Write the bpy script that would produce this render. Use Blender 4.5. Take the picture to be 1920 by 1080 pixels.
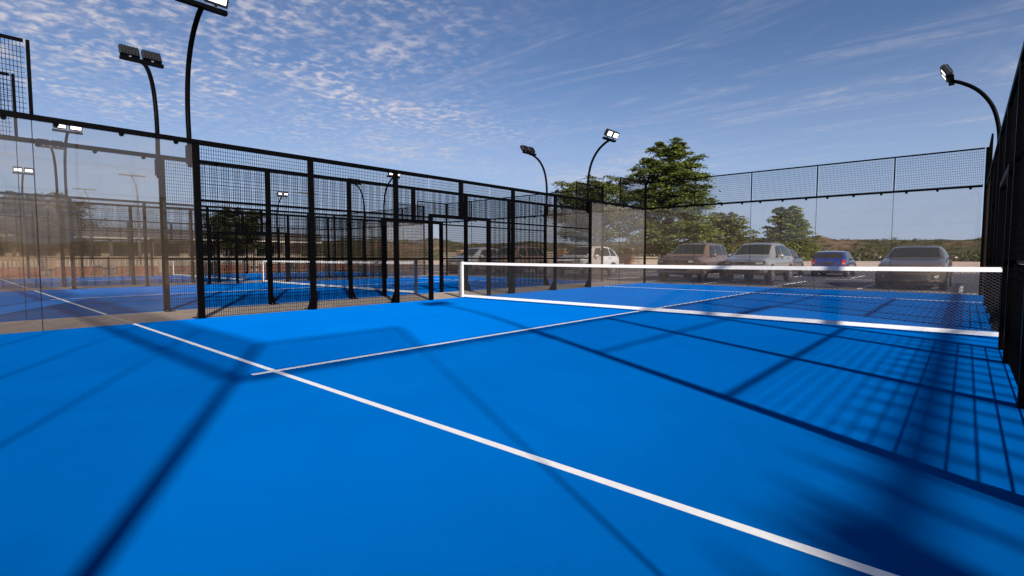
import bpy, bmesh, math, random
from mathutils import Vector, Matrix, noise as mnoise
R = math.radians
random.seed(7)
scene = bpy.context.scene
for o in list(bpy.data.objects): bpy.data.objects.remove(o, do_unlink=True)
C = scene.collection

# ------------------------------------------------------------------ camera, sky, sun, exposure
cam = bpy.data.cameras.new('camera'); camo = bpy.data.objects.new('camera', cam); C.objects.link(camo)
camo.location = (9.703, 1.025, 1.046)
camo.rotation_euler = (R(90) - 0.0606, 0, 0.7259)
cam.sensor_width = 36; cam.lens = 17.99; cam.clip_start = 0.05; cam.clip_end = 3000
scene.camera = camo
SUN = Vector((1.67, -0.90, 1.0)).normalized()
sl = bpy.data.lights.new('sun', 'SUN'); sl.energy = 5.0; sl.angle = R(1.6); sl.color = (1.0, 0.925, 0.84)
so = bpy.data.objects.new('sun', sl); C.objects.link(so); so.rotation_euler = SUN.to_track_quat('Z', 'Y').to_euler()
world = bpy.data.worlds.new('World'); scene.world = world; world.use_nodes = True
SKY_STRENGTH = 0.060
scene.view_settings.view_transform = 'Standard'; scene.view_settings.look = 'None'
scene.view_settings.exposure = 0.75; scene.view_settings.gamma = 1.0
scene.view_settings.use_curve_mapping = False
scene.render.engine = 'CYCLES'
scene.cycles.transparent_max_bounces = 64
scene.cycles.max_bounces = 10

class NT:
    def __init__(s, tree): s.t = tree; s.n = tree.nodes; s.l = tree.links
    def new(s, typ, ins=None, **kw):
        n = s.n.new(typ)
        for k, v in kw.items(): setattr(n, k, v)
        for k, v in (ins or {}).items(): s.put(n.inputs[k], v)
        return n
    def put(s, sock, v):
        if hasattr(v, 'is_output') or isinstance(v, bpy.types.NodeSocket): s.l.new(v, sock)
        else: sock.default_value = v
    def math(s, op, a, b=0.0, c=None, clamp=False):
        n = s.n.new('ShaderNodeMath'); n.operation = op; n.use_clamp = clamp
        s.put(n.inputs[0], a); s.put(n.inputs[1], b)
        if c is not None: s.put(n.inputs[2], c)
        return n.outputs[0]
    def smooth(s, x, a, b, lo=0.0, hi=1.0):
        n = s.n.new('ShaderNodeMapRange'); n.interpolation_type = 'SMOOTHSTEP'
        s.put(n.inputs[0], x); n.inputs[1].default_value = a; n.inputs[2].default_value = b
        n.inputs[3].default_value = lo; n.inputs[4].default_value = hi
        return n.outputs[0]
    def mix(s, f, a, b):
        n = s.n.new('ShaderNodeMix'); n.data_type = 'RGBA'
        s.put(n.inputs[0], f); s.put(n.inputs[6], a); s.put(n.inputs[7], b)
        return n.outputs[2]
    def noise(s, vec, scale, detail=4.0, rough=0.5, dist=0.0):
        n = s.n.new('ShaderNodeTexNoise')
        if vec is not None: s.l.new(vec, n.inputs['Vector'])
        n.inputs['Scale'].default_value = scale; n.inputs['Detail'].default_value = detail
        n.inputs['Roughness'].default_value = rough; n.inputs['Distortion'].default_value = dist
        return n.outputs['Fac']

def build_world():
    t = NT(world.node_tree); t.n.clear()
    out = t.new('ShaderNodeOutputWorld'); bg = t.new('ShaderNodeBackground'); bg.inputs['Strength'].default_value = SKY_STRENGTH
    sky = t.new('ShaderNodeTexSky', sky_type='NISHITA', sun_disc=False)
    sky.sun_elevation = math.asin(SUN.z); sky.sun_rotation = math.atan2(SUN.x, SUN.y)
    sky.altitude = 200; sky.air_density = 1.0; sky.dust_density = 0.3; sky.ozone_density = 3.0
    k = 0.86 / SKY_STRENGTH
    tc = t.new('ShaderNodeTexCoord'); sep = t.new('ShaderNodeSeparateXYZ'); t.l.new(tc.outputs['Generated'], sep.inputs[0])
    dz = t.math('MAXIMUM', sep.outputs[2], 0.02)
    px = t.math('DIVIDE', sep.outputs[0], dz); py = t.math('DIVIDE', sep.outputs[1], dz)
    comb = t.new('ShaderNodeCombineXYZ', {0: px, 1: py}); P = comb.outputs[0]
    # small fleecy cells
    big = t.noise(P, 0.55, 3, 0.5)
    mid = t.noise(P, 3.0, 4, 0.55, 0.5)
    cells = t.noise(P, 14.0, 5, 0.62, 0.3)
    lean = t.math('ADD', t.math('MULTIPLY', px, -0.36), t.math('MULTIPLY', py, -0.14))
    bank = t.smooth(t.math('ADD', lean, t.math('MULTIPLY', t.math('SUBTRACT', big, 0.5), 0.9)), 0.12, 0.85)
    rad = t.math('SQRT', t.math('ADD', t.math('MULTIPLY', px, px), t.math('MULTIPLY', py, py)))
    far = t.smooth(t.math('ADD', rad, t.math('MULTIPLY', mid, 1.5)), 4.5, 6.4, 1.0, 0.0)
    field = t.math('ADD', t.math('MULTIPLY', cells, 0.72), t.math('MULTIPLY', mid, 0.42))
    fleece = t.math('MULTIPLY', t.smooth(field, 0.46, 0.76), t.math('MULTIPLY', bank, far))
    # thin combed streaks
    mp = t.new('ShaderNodeMapping'); t.l.new(P, mp.inputs[0]); mp.inputs['Rotation'].default_value = (0, 0, R(35)); mp.inputs['Scale'].default_value = (0.55, 2.4, 1)
    st1 = t.noise(mp.outputs[0], 1.1, 6, 0.62, 1.2)
    streak = t.smooth(st1, 0.46, 0.80, 0.0, 0.30)
    mp2 = t.new('ShaderNodeMapping'); t.l.new(P, mp2.inputs[0]); mp2.inputs['Scale'].default_value = (0.42, 0.30, 1); mp2.inputs['Location'].default_value = (3.1, 1.7, 0)
    lowm = t.noise(mp2.outputs[0], 0.9, 3, 0.5)
    rip = t.noise(P, 3.6, 4, 0.6, 0.4)
    low = t.math('MULTIPLY', t.smooth(lowm, 0.47, 0.68), t.smooth(rip, 0.35, 0.72, 0.1, 0.7))
    low = t.math('MULTIPLY', low, t.smooth(rad, 2.2, 3.6))
    low = t.math('MULTIPLY', low, t.smooth(rad, 6.0, 12.0, 1.0, 0.0))
    cov = t.math('MAXIMUM', t.math('MULTIPLY', fleece, t.smooth(t.noise(P, 1.5, 4, 0.6, 0.8), 0.36, 0.62, 0.22, 0.80)), t.math('MAXIMUM', streak, low))
    cov = t.math('MULTIPLY', cov, t.smooth(sep.outputs[2], 0.03, 0.12))
    shade = t.noise(P, 14.0, 2, 0.5)
    cc = t.mix(t.smooth(shade, 0.35, 0.65), (0.34 * k, 0.35 * k, 0.43 * k, 1), (0.55 * k, 0.50 * k, 0.51 * k, 1))
    tint = t.new('ShaderNodeMix', data_type='RGBA', blend_type='MULTIPLY'); tint.inputs[0].default_value = 1.0
    t.l.new(sky.outputs[0], tint.inputs[6]); tint.inputs[7].default_value = (0.80, 0.84, 0.98, 1)
    veil = t.mix(t.smooth(sep.outputs[2], 0.0, 0.36, 0.82, 0.0), tint.outputs[2], (0.275 * k, 0.345 * k, 0.50 * k, 1))
    col = t.mix(cov, veil, cc)
    t.l.new(col, bg.inputs['Color']); t.l.new(bg.outputs[0], out.inputs[0])
build_world()

# ------------------------------------------------------------------ materials
M = {}
def mat(name, base, rough=0.6, metal=0.0, spec=0.5, var=0.0, vscale=8.0, base2=None, bump=0.0, bscale=60.0, coat=0.0, emit=None, estr=0.0, thr=(0.4, 0.6), rvar=0.0):
    m = bpy.data.materials.new(name); m.use_nodes = True; t = NT(m.node_tree)
    p = t.n['Principled BSDF']
    p.inputs['Roughness'].default_value = rough; p.inputs['Metallic'].default_value = metal
    p.inputs['Specular IOR Level'].default_value = spec; p.inputs['Coat Weight'].default_value = coat
    p.inputs['Coat Roughness'].default_value = 0.06
    tc = t.new('ShaderNodeTexCoord')
    co = tc.outputs['Object']
    col = (*base, 1)
    if var or base2:
        nz = t.noise(co, vscale, 5, 0.6)
        b2 = base2 or tuple(min(1, c * (1 - var)) for c in base)
        f = t.smooth(nz, thr[0], thr[1])
        cm = t.mix(f, col, (*b2, 1)); t.l.new(cm, p.inputs['Base Color'])
        if rvar: t.l.new(t.smooth(nz, 0.3, 0.7, rough - rvar, rough + rvar), p.inputs['Roughness'])
    else: p.inputs['Base Color'].default_value = col
    if bump:
        bn = t.new('ShaderNodeBump'); bn.inputs['Strength'].default_value = bump; bn.inputs['Distance'].default_value = 0.01
        t.l.new(t.noise(co, bscale, 4, 0.6), bn.inputs['Height']); t.l.new(bn.outputs[0], p.inputs['Normal'])
    if emit:
        p.inputs['Emission Color'].default_value = (*emit, 1); p.inputs['Emission Strength'].default_value = estr
    M[name] = m; return m

mat('court_blue', (0.0, 0.080, 0.292), 0.7, spec=0.0, bump=0.35, bscale=260)
def turf():
    m = M['court_blue']; t = NT(m.node_tree); p = t.n['Principled BSDF']; co = t.new('ShaderNodeTexCoord').outputs['Object']
    a = t.noise(co, 0.7, 6, 0.65, 0.6); b = t.noise(co, 170.0, 3, 0.7); d = t.noise(co, 6.0, 5, 0.7)
    c = t.mix(t.smooth(a, 0.3, 0.72), (0.0, 0.089, 0.345, 1), (0.0, 0.080, 0.312, 1))
    c = t.mix(t.smooth(b, 0.3, 0.7, 0.0, 0.35), c, (0.0, 0.066, 0.27, 1))
    c = t.mix(t.math('MULTIPLY', t.smooth(d, 0.56, 0.8, 0.0, 0.10), t.smooth(a, 0.45, 0.7)), c, (0.02, 0.12, 0.37, 1))
    t.l.new(c, p.inputs['Base Color'])
turf()
M['court_blue'].node_tree.nodes['Principled BSDF'].inputs['Diffuse Roughness'].default_value = 1.0
mat('line_white', (0.90, 0.90, 0.89), 0.7, var=0.06, vscale=12, bump=0.1, bscale=300)
mat('black_steel', (0.0015, 0.0015, 0.0018), 0.5, spec=0.03, var=0.3, vscale=5, rvar=0.08)
mat('black_wire', (0.0015, 0.0015, 0.0018), 0.6, spec=0.02)
mat('gasket', (0.004, 0.004, 0.004), 0.6)
mat('galvanised', (0.30, 0.31, 0.34), 0.4, metal=0.8, var=0.25, vscale=10)
mat('net_cord', (0.035, 0.035, 0.04), 0.8)
mat('net_band', (0.90, 0.89, 0.88), 0.75, var=0.05, vscale=14)
mat('lane_tile', (0.33, 0.27, 0.22), 0.8, base2=(0.27, 0.22, 0.18), vscale=5, bump=0.25, bscale=90)
mat('lane_bed', (0.16, 0.135, 0.115), 0.9, var=0.2)
mat('red_paver', (0.33, 0.115, 0.07), 0.8, base2=(0.25, 0.085, 0.055), vscale=3, bump=0.3, bscale=60)
mat('red_bed', (0.16, 0.06, 0.04), 0.9, var=0.2)
mat('asphalt', (0.062, 0.058, 0.072), 0.8, base2=(0.050, 0.047, 0.058), vscale=0.35, bump=0.4, bscale=60, thr=(0.35, 0.65))
mat('sand', (0.50, 0.40, 0.33), 0.95, base2=(0.40, 0.25, 0.20), vscale=0.05, bump=0.3, bscale=2, thr=(0.40, 0.62))
mat('road_paint', (0.86, 0.85, 0.83), 0.7, var=0.12, vscale=9)
mat('kerb', (0.42, 0.39, 0.35), 0.85, var=0.15, vscale=4, bump=0.2)
mat('orange_brick', (0.26, 0.105, 0.06), 0.85, base2=(0.20, 0.08, 0.047), vscale=2.5, bump=0.3, bscale=30)
mat('beige_wall', (0.30, 0.24, 0.18), 0.85, var=0.15, vscale=0.8)
mat('dark_roof', (0.075, 0.063, 0.055), 0.8, var=0.25, vscale=0.7)
mat('fence_beige', (0.52, 0.45, 0.36), 0.8, var=0.15, vscale=3)
mat('grey_pole', (0.16, 0.15, 0.14), 0.5, metal=0.3, var=0.15)
mat('bark', (0.085, 0.060, 0.042), 0.95, base2=(0.05, 0.036, 0.026), vscale=6, bump=0.7, bscale=14)
mat('lamp_face', (0.8, 0.8, 0.8), 0.4, emit=(1.0, 0.97, 0.92), estr=1.3)
mat('lamp_body', (0.008, 0.008, 0.009), 0.5)
mat('bolt', (0.4, 0.4, 0.42), 0.35, metal=0.9)
mat('tyre', (0.018, 0.018, 0.019), 0.85)
mat('rim', (0.52, 0.52, 0.53), 0.28, metal=0.85)
mat('car_black', (0.012, 0.012, 0.013), 0.6)
mat('chrome', (0.75, 0.74, 0.72), 0.15, metal=1.0)
mat('car_glass', (0.015, 0.020, 0.018), 0.04, spec=0.6)
mat('lamp_glass', (0.42, 0.42, 0.42), 0.12, spec=0.8, metal=0.3)
mat('tail_red', (0.38, 0.015, 0.012), 0.2)
mat('plate', (0.5, 0.5, 0.48), 0.6)
def paint(n, c, metal=0.3, rough=0.28): mat(n, c, rough, metal=metal, coat=1.0, spec=0.5)
paint('paint_brown', (0.17, 0.112, 0.08)); paint('paint_silver', (0.28, 0.275, 0.28), 0.35); paint('paint_white', (0.55, 0.53, 0.54), 0.1)
paint('paint_blue', (0.012, 0.030, 0.17), 0.25); paint('paint_graphite', (0.105, 0.080, 0.062), 0.4); paint('paint_slate', (0.035, 0.045, 0.06), 0.4)

def leafmat(name, a, b, c):
    m = bpy.data.materials.new(name); m.use_nodes = True; t = NT(m.node_tree)
    p = t.n['Principled BSDF']; out = t.n['Material Output']
    g = t.new('ShaderNodeNewGeometry')
    col = t.mix(g.outputs['Random Per Island'], (*a, 1), (*b, 1))
    tc = t.new('ShaderNodeTexCoord')
    col = t.mix(t.smooth(t.noise(tc.outputs['Object'], 0.7, 3), 0.45, 0.7), col, (*c, 1))
    t.l.new(col, p.inputs['Base Color']); p.inputs['Roughness'].default_value = 0.65; p.inputs['Specular IOR Level'].default_value = 0.2
    tr = t.new('ShaderNodeBsdfTranslucent'); t.l.new(col, tr.inputs[0])
    mx = t.new('ShaderNodeMixShader'); mx.inputs[0].default_value = 0.3
    t.l.new(p.outputs[0], mx.inputs[1]); t.l.new(tr.outputs[0], mx.inputs[2]); t.l.new(mx.outputs[0], out.inputs[0])
    M[name] = m
leafmat('leaf_green', (0.15, 0.19, 0.050), (0.21, 0.245, 0.068), (0.115, 0.15, 0.043))
leafmat('leaf_light', (0.15, 0.175, 0.052), (0.21, 0.225, 0.075), (0.115, 0.14, 0.045))
leafmat('leaf_olive', (0.085, 0.095, 0.030), (0.12, 0.125, 0.042), (0.065, 0.075, 0.026))
leafmat('leaf_scrub', (0.045, 0.055, 0.020), (0.075, 0.075, 0.030), (0.035, 0.043, 0.017))

def glassmat():
    m = bpy.data.materials.new('court_glass'); m.use_nodes = True; t = NT(m.node_tree); t.n.clear()
    out = t.new('ShaderNodeOutputMaterial')
    tr = t.new('ShaderNodeBsdfTransparent'); tr.inputs[0].default_value = (0.95, 0.94, 0.925, 1)
    gl = t.new('ShaderNodeBsdfGlossy'); gl.inputs['Roughness'].default_value = 0.0; gl.inputs[0].default_value = (1, 1, 1, 1)
    lw = t.new('ShaderNodeLayerWeight'); lw.inputs['Blend'].default_value = 0.5
    f5 = t.math('POWER', lw.outputs['Facing'], 5.0)
    fr = t.math('ADD', t.math('MULTIPLY', f5, 0.90), 0.035)
    # thin film in the pane's colour, standing in for brown reflections, stronger at a slant
    df = t.new('ShaderNodeBsdfDiffuse'); df.inputs[0].default_value = (0.37, 0.28, 0.20, 1)
    tl = t.new('ShaderNodeBsdfTranslucent'); tl.inputs[0].default_value = (0.34, 0.25, 0.18, 1)
    dd = t.new('ShaderNodeMixShader'); dd.inputs[0].default_value = 0.4; t.l.new(df.outputs[0], dd.inputs[1]); t.l.new(tl.outputs[0], dd.inputs[2])
    tc = t.new('ShaderNodeTexCoord')
    streaks = t.smooth(t.noise(tc.outputs['Object'], 1.1, 4, 0.6), 0.3, 0.75, 0.8, 1.2)  # uneven strength of the painted reflection haze
    cosn = t.math('SUBTRACT', 1.03, lw.outputs['Facing'])
    haze = t.math('MULTIPLY', t.math('MINIMUM', t.math('DIVIDE', 0.052, cosn), 0.42), streaks)
    m1 = t.new('ShaderNodeMixShader'); t.l.new(haze, m1.inputs[0]); t.l.new(tr.outputs[0], m1.inputs[1]); t.l.new(dd.outputs[0], m1.inputs[2])
    m2 = t.new('ShaderNodeMixShader'); t.l.new(fr, m2.inputs[0]); t.l.new(m1.outputs[0], m2.inputs[1]); t.l.new(gl.outputs[0], m2.inputs[2])
    t.l.new(m2.outputs[0], out.inputs[0]); M['court_glass'] = m
glassmat()

# ------------------------------------------------------------------ mesh helpers
class MB:
    def __init__(s): s.v = []; s.f = []; s.sm = []
    def add(s, vs, fs, smooth=False):
        b = len(s.v); s.v += [tuple(v) for v in vs]; s.f += [tuple(i + b for i in f) for f in fs]; s.sm += [smooth] * len(fs); return s
    def box(s, x0, x1, y0, y1, z0, z1):
        vs = [(x, y, z) for z in (z0, z1) for y in (y0, y1) for x in (x0, x1)]
        return s.add(vs, [(0, 2, 3, 1), (4, 5, 7, 6), (0, 1, 5, 4), (2, 6, 7, 3), (0, 4, 6, 2), (1, 3, 7, 5)])
    def cbox(s, x0, x1, y0, y1, z0, z1, c):
        # box with chamfered vertical edges and top edge
        def ring(d, z): return [(x0 + c + d, y0 + d, z), (x1 - c - d, y0 + d, z), (x1 - d, y0 + c + d, z), (x1 - d, y1 - c - d, z), (x1 - c - d, y1 - d, z), (x0 + c + d, y1 - d, z), (x0 + d, y1 - c - d, z), (x0 + d, y0 + c + d, z)]
        vs = ring(0, z0) + ring(0, z1 - c) + ring(c, z1)
        fs = [tuple(range(7, -1, -1)), tuple(range(16, 24))]
        for k in (0, 8):
            for i in range(8): j = (i + 1) % 8; fs.append((k + i, k + j, k + 8 + j, k + 8 + i))
        return s.add(vs, fs)
    def tube(s, pts, rads, n=10, cap=True, smooth=True):
        pts = [Vector(p) for p in pts]; vs = []; fs = []
        if not isinstance(rads, (list, tuple)): rads = [rads] * len(pts)
        prev = None
        for i, p in enumerate(pts):
            d = (pts[min(i + 1, len(pts) - 1)] - pts[max(i - 1, 0)]).normalized()
            if prev is None:
                a = Vector((0, 0, 1)) if abs(d.z) < 0.9 else Vector((1, 0, 0)); u = d.cross(a).normalized()
            else:
                u = (prev - d * prev.dot(d)).normalized()
            prev = u; w = d.cross(u)
            for k in range(n):
                an = 2 * math.pi * k / n; vs.append(p + (u * math.cos(an) + w * math.sin(an)) * rads[i])
        for i in range(len(pts) - 1):
            for k in range(n):
                k2 = (k + 1) % n; fs.append((i * n + k, i * n + k2, (i + 1) * n + k2, (i + 1) * n + k))
        s.add(vs, fs, smooth)
        if cap:
            m = len(pts) - 1
            s.f += [tuple(len(s.v) - len(vs) + k for k in range(n - 1, -1, -1)), tuple(len(s.v) - len(vs) + m * n + k for k in range(n))]; s.sm += [False, False]
        return s
    def prism(s, poly, axis, a, b):
        # poly in the two other axes, extruded along axis from a to b
        def P(p, q):
            return {'x': (q, p[0], p[1]), 'y': (p[0], q, p[1]), 'z': (p[0], p[1], q)}[axis]
        n = len(poly); vs = [P(p, a) for p in poly] + [P(p, b) for p in poly]
        fs = [tuple(range(n)), tuple(range(2 * n - 1, n - 1, -1))] + [(i, n + i, n + (i + 1) % n, (i + 1) % n) for i in range(n)]
        return s.add(vs, fs)
    def mesh(s, name):
        me = bpy.data.meshes.new(name); me.from_pydata(s.v, [], s.f)
        me.polygons.foreach_set('use_smooth', s.sm); me.update()
        return me
def fixn(me):
    bm = bmesh.new(); bm.from_mesh(me); bmesh.ops.recalc_face_normals(bm, faces=bm.faces); bm.to_mesh(me); bm.free()
def ob(name, me, material, parent=None, loc=(0, 0, 0), rot=(0, 0, 0), stuff=False):
    if isinstance(me, MB): me = me.mesh(name); fixn(me)
    o = bpy.data.objects.new(name, me); C.objects.link(o)
    if material and not me.materials: me.materials.append(M[material])
    o.parent = parent; o.location = loc; o.rotation_euler = rot
    if stuff: o['kind'] = 'stuff'
    return o
CACHE = {}
def cached(key, fn):
    if key not in CACHE:
        me = fn().mesh(key if isinstance(key, str) else key[0]); fixn(me); CACHE[key] = me
    return CACHE[key]
def part(name, key, fn, material, parent, loc=(0, 0, 0), rot=(0, 0, 0), stuff=False):
    return ob(name, cached((name,) + tuple(key) + (material,), fn), material, parent, loc, rot, stuff)
def thing(name, label, cat, loc=(0, 0, 0), rot=(0, 0, 0), group=None):
    o = bpy.data.objects.new(name, None); C.objects.link(o); o.location = loc; o.rotation_euler = rot; o.empty_display_size = 0.3
    o['label'] = label; o['category'] = cat
    if group: o['group'] = group
    return o
def tag(o, label, cat, group=None):
    o['label'] = label; o['category'] = cat
    if group: o['group'] = group
    return o
def structure(o): o['kind'] = 'structure'; return o

# ------------------------------------------------------------------ the setting
g = MB(); g.add([(-900, -900, -0.10), (900, -900, -0.10), (900, 900, -0.10), (-900, 900, -0.10)], [(0, 1, 2, 3)])
structure(ob('ground', g, 'sand'))

COURTS = [0, -12, -24]
for ci, x0 in enumerate(COURTS):
    c = structure(ob('court_surface', cached('court_slab', lambda: MB().box(-0.06, 10.06, -0.06, 20.06, -0.09, 0)), 'court_blue', None, (x0, 0, 0)))
    for y in (3.05, 16.95):
        part('painted_line', ('service',), lambda: MB().box(0.0, 10.0, -0.025, 0.025, 0.001, 0.004), 'line_white', c, (0, y, 0))
    part('painted_line', ('centre',), lambda: MB().box(-0.025, 0.025, 2.85, 17.15, 0.001, 0.0045), 'line_white', c, (5, 0, 0.0012))

# tiled lanes
def tile_mesh(w, d): return lambda: MB().cbox(0.003, w - 0.003, 0.003, d - 0.003, -0.030, -0.004, 0.003)
for li, xl in enumerate((-2, -14)):
    L = structure(ob('paved_lane', cached('lane_bed', lambda: MB().box(0.06, 1.94, -3, 20.9, -0.09, -0.026)), 'lane_bed', None, (xl, 0, 0)))
    d = 0.5 if li == 0 else 1.0
    y = -1.0 if li == 0 else 2.0
    while y < 20.6:
        for k in range(2):
            part('tile', (d,), tile_mesh(0.94, d), 'lane_tile', L, (0.06 + 0.94 * k, y, random.uniform(-0.0012, 0.0012)))
        y += d
L = structure(ob('paved_strip', MB().box(-26, 14, 20.061, 20.86, -0.09, -0.026), 'lane_bed'))
x = -13.0
while x < 10.4:
    part('tile', ('strip',), lambda: MB().cbox(0.003, 0.497, 0.003, 0.797, -0.030, -0.004, 0.003), 'lane_tile', L, (x, 20.062, random.uniform(-0.001, 0.001))); x += 0.5
# red paving on the right
RP = structure(ob('paved_terrace', MB().box(10.061, 14.0, -6, 20.06, -0.09, -0.028), 'red_bed'))
n = 0
y = 4.0
row = 0
while y < 20.0:
    for k in range(3):
        part('paver', ('p',), lambda: MB().cbox(0.003, 0.397, 0.003, 0.197, -0.032, -0.004, 0.004), 'red_paver', RP, (10.075 + 0.4 * k + (0.2 if row % 2 else 0), y, random.uniform(-0.002, 0.002)))
    y += 0.2; row += 1
structure(ob('red_paving_field', MB().box(11.70, 14.0, -6, 20.06, -0.027, -0.006), 'red_paver'))

# car park
LOT = structure(ob('car_park', MB().box(-48, 40, 21.0, 47.5, -0.09, -0.03), 'asphalt'))
def stripe(x0, x1, y0, y1): ob('painted_line', MB().box(x0, x1, y0, y1, -0.029, -0.026), 'road_paint', LOT)
xs = 9.6
while xs > -30:
    stripe(xs - 0.05, xs + 0.05, 21.3, 26.6); xs -= 2.6
xs = 5.37 + 2.6 * 3
while xs > -30:
    stripe(xs - 0.05, xs + 0.05, 31.6, 36.6); xs -= 2.6
stripe(4.5, 6.9, 29.86, 29.96); stripe(-8.0, -3.0, 29.86, 29.96); stripe(7.6, 14, 44.6, 44.75); stripe(-22, -10, 29.86, 29.96)
structure(ob('kerb', MB().box(-48, 40, 47.5, 47.65, -0.09, 0.06), 'kerb'))
structure(ob('kerb', MB().box(-48, 40, 20.862, 21.0, -0.09, -0.002), 'kerb'))

# ------------------------------------------------------------------ court fences
PV, PH = 2.0 / 54, 1.0 / 15
WR = 0.0029
def wire_panel(w, h):
    def f():
        b = MB(); nv = round(w / PV); nh = round(h / PH)
        for i in range(nv + 1):
            y = w * i / nv
            if 0 < i < nv: b.box(-WR, WR, y - WR, y + WR, 0, h)
        for j in range(nh + 1):
            z = h * j / nh
            b.box(-WR * 0.9 + 0.003, WR * 0.9 + 0.003, 0, w, z - WR, z + WR)
        return b
    return f
def mesh_panel(parent, w, h, loc, rot=(0, 0, 0)):
    o = part('wire_mesh', (round(w, 3), round(h, 3)), wire_panel(w, h), 'black_wire', parent, loc, rot, True); return o
def post(parent, y, z0, z1, o, gusset=True, d=0.075, w=0.10):
    p = part('post', (z0, z1, d, w), lambda: MB().cbox(-d / 2, d / 2, -w / 2, w / 2, z0, z1, 0.004), 'black_steel', parent, (0, y, 0))
    if gusset:
        part('gusset', (o,), lambda: MB().prism([(o * 0.039, 0.002), (o * 0.22, 0.002), (o * 0.22, 0.03), (o * 0.06, 0.30), (o * 0.039, 0.30)], 'y', -0.012, 0.012), 'black_steel', p)
        part('base_plate', (o,), lambda: MB().box(min(o * 0.040, o * 0.25), max(o * 0.040, o * 0.25), -0.075, 0.075, -0.003, 0.012), 'black_steel', p)
        for k in (-0.045, 0.045):
            part('bolt', (o,), lambda: MB().tube([(o * 0.20, 0, 0.0125), (o * 0.20, 0, 0.028)], 0.014, 6, smooth=False), 'bolt', p, (0, k, 0))
    return p
def rail(parent, y0, y1, z0, z1, d=0.08, x=0.0):
    return part('rail', (round(y1 - y0, 3), round(z1 - z0, 3), d), lambda: MB().box(-d / 2, d / 2, 0, y1 - y0, 0, z1 - z0), 'black_steel', parent, (x, y0, z0))
def glass_pane(parent, y, w=2.0, z1=2.93, rot=(0, 0, 0), loc=None):
    return part('glass_pane', (w,), lambda: MB().box(-0.006, 0.006, 0.006, w - 0.006, 0.015, z1), 'court_glass', parent, loc or (0, y, 0), rot)
def seam(parent, loc, rot=(0, 0, 0)):
    return part('seam', (), lambda: MB().box(-0.008, 0.008, -0.0055, 0.0055, 0.0, 2.929), 'gasket', parent, loc, rot)
def clip(parent, loc, rot=(0, 0, 0)):
    return part('glass_clip', (), lambda: MB().tube([(-0.022, 0, -0.018), (0.022, 0, -0.018)], 0.032, 12, smooth=False), 'black_steel', parent, loc, rot)

def side_fence(xw, o, label):
    F = thing('side_fence', label, 'fence', (xw, 0, 0), group='side fences of the padel courts')
    for y in (4, 6, 8, 12, 14, 16): post(F, y, 0, 2.925, o)
    post(F, 10, 2.08, 2.925, o, False)
    for y in (9, 11): post(F, y, 0, 2.0, o, False)
    part('lintel', (), lambda: MB().box(-0.0365, 0.0365, -1.045, 1.045, 2.0, 2.08), 'black_steel', F, (0, 10, 0.001))
    for y in (0.0, 20.0):
        post(F, y, 0, 4.0, o, False, 0.08, 0.07).location.x = -0.03 if o > 0 else 0.0
    # top rail in bays, butted on post lines
    ys = [0.045, 2, 4, 6, 8, 10, 12, 14, 16, 18, 19.955]
    for a, b in zip(ys, ys[1:]): rail(F, a, b - 0.002, 2.93, 3.0, 0.072)
    for a, b in ((4, 6), (6, 8), (8, 9), (11, 12), (12, 14), (14, 16)):
        for z in (1.0, 2.0): rail(F, a + 0.047, b - 0.047, z - 0.016, z + 0.016, 0.03, o * 0.028)
        for z in (0.02, 1.02, 2.02): mesh_panel(F, b - a - 0.1, 0.96 if z < 2 else 0.9, (-0.0 , a + 0.05, z))
    for a in (8.955, 10.055): mesh_panel(F, 0.99, 0.84, (0, a, 2.085))
    for a in (0, 2, 16, 18):
        glass_pane(F, a + (0.04 if a == 0 else 0.052 if a == 16 else 0), 1.95)
        for k in (0.25, 1.0, 1.72): clip(F, (0, a + k, 2.93))
    for y in (1.995, 17.997): seam(F, (0, y, 0))
    # raised corner mesh
    for a, b in ((0.0, 2.0), (18.0, 20.0)):
        c = 2.0 if a == 0 else 18.0
        post(F, c, 3.002, 4.0, o, False, 0.04, 0.04)
        rail(F, a + 0.045, b - 0.045, 3.96, 4.0, 0.035)
        mesh_panel(F, 1.92, 0.95, (0, a + 0.04, 3.005))
    return F

def end_wall(x0, y, o, label):
    F = thing('end_wall', label, 'glass wall', (x0, y, 0), (0, 0, R(-90)), group='glass end walls of the padel courts')
    # local y runs along world +x
    for k in range(5):
        a = 2.0 * k
        glass_pane(F, a + 0.045 if k == 0 else a, 1.95 if k in (0,) else 2.0 if k < 4 else 1.955)
        for q in (0.3, 1.0, 1.7): clip(F, (0, a + q, 2.94))
        rail(F, a + (0.05 if k == 0 else 0), a + 2 - (0.05 if k == 4 else 0.002), 2.94, 3.0, 0.06)
        rail(F, a + (0.05 if k == 0 else 0), a + 2 - (0.05 if k == 4 else 0.002), 3.965, 4.0, 0.035)
        mesh_panel(F, 1.94, 0.95, (0, a + 0.03, 3.01))
        if k: seam(F, (0, a, 0)); post(F, a, 3.002, 3.963, o, False, 0.035, 0.035)
    return F

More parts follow.
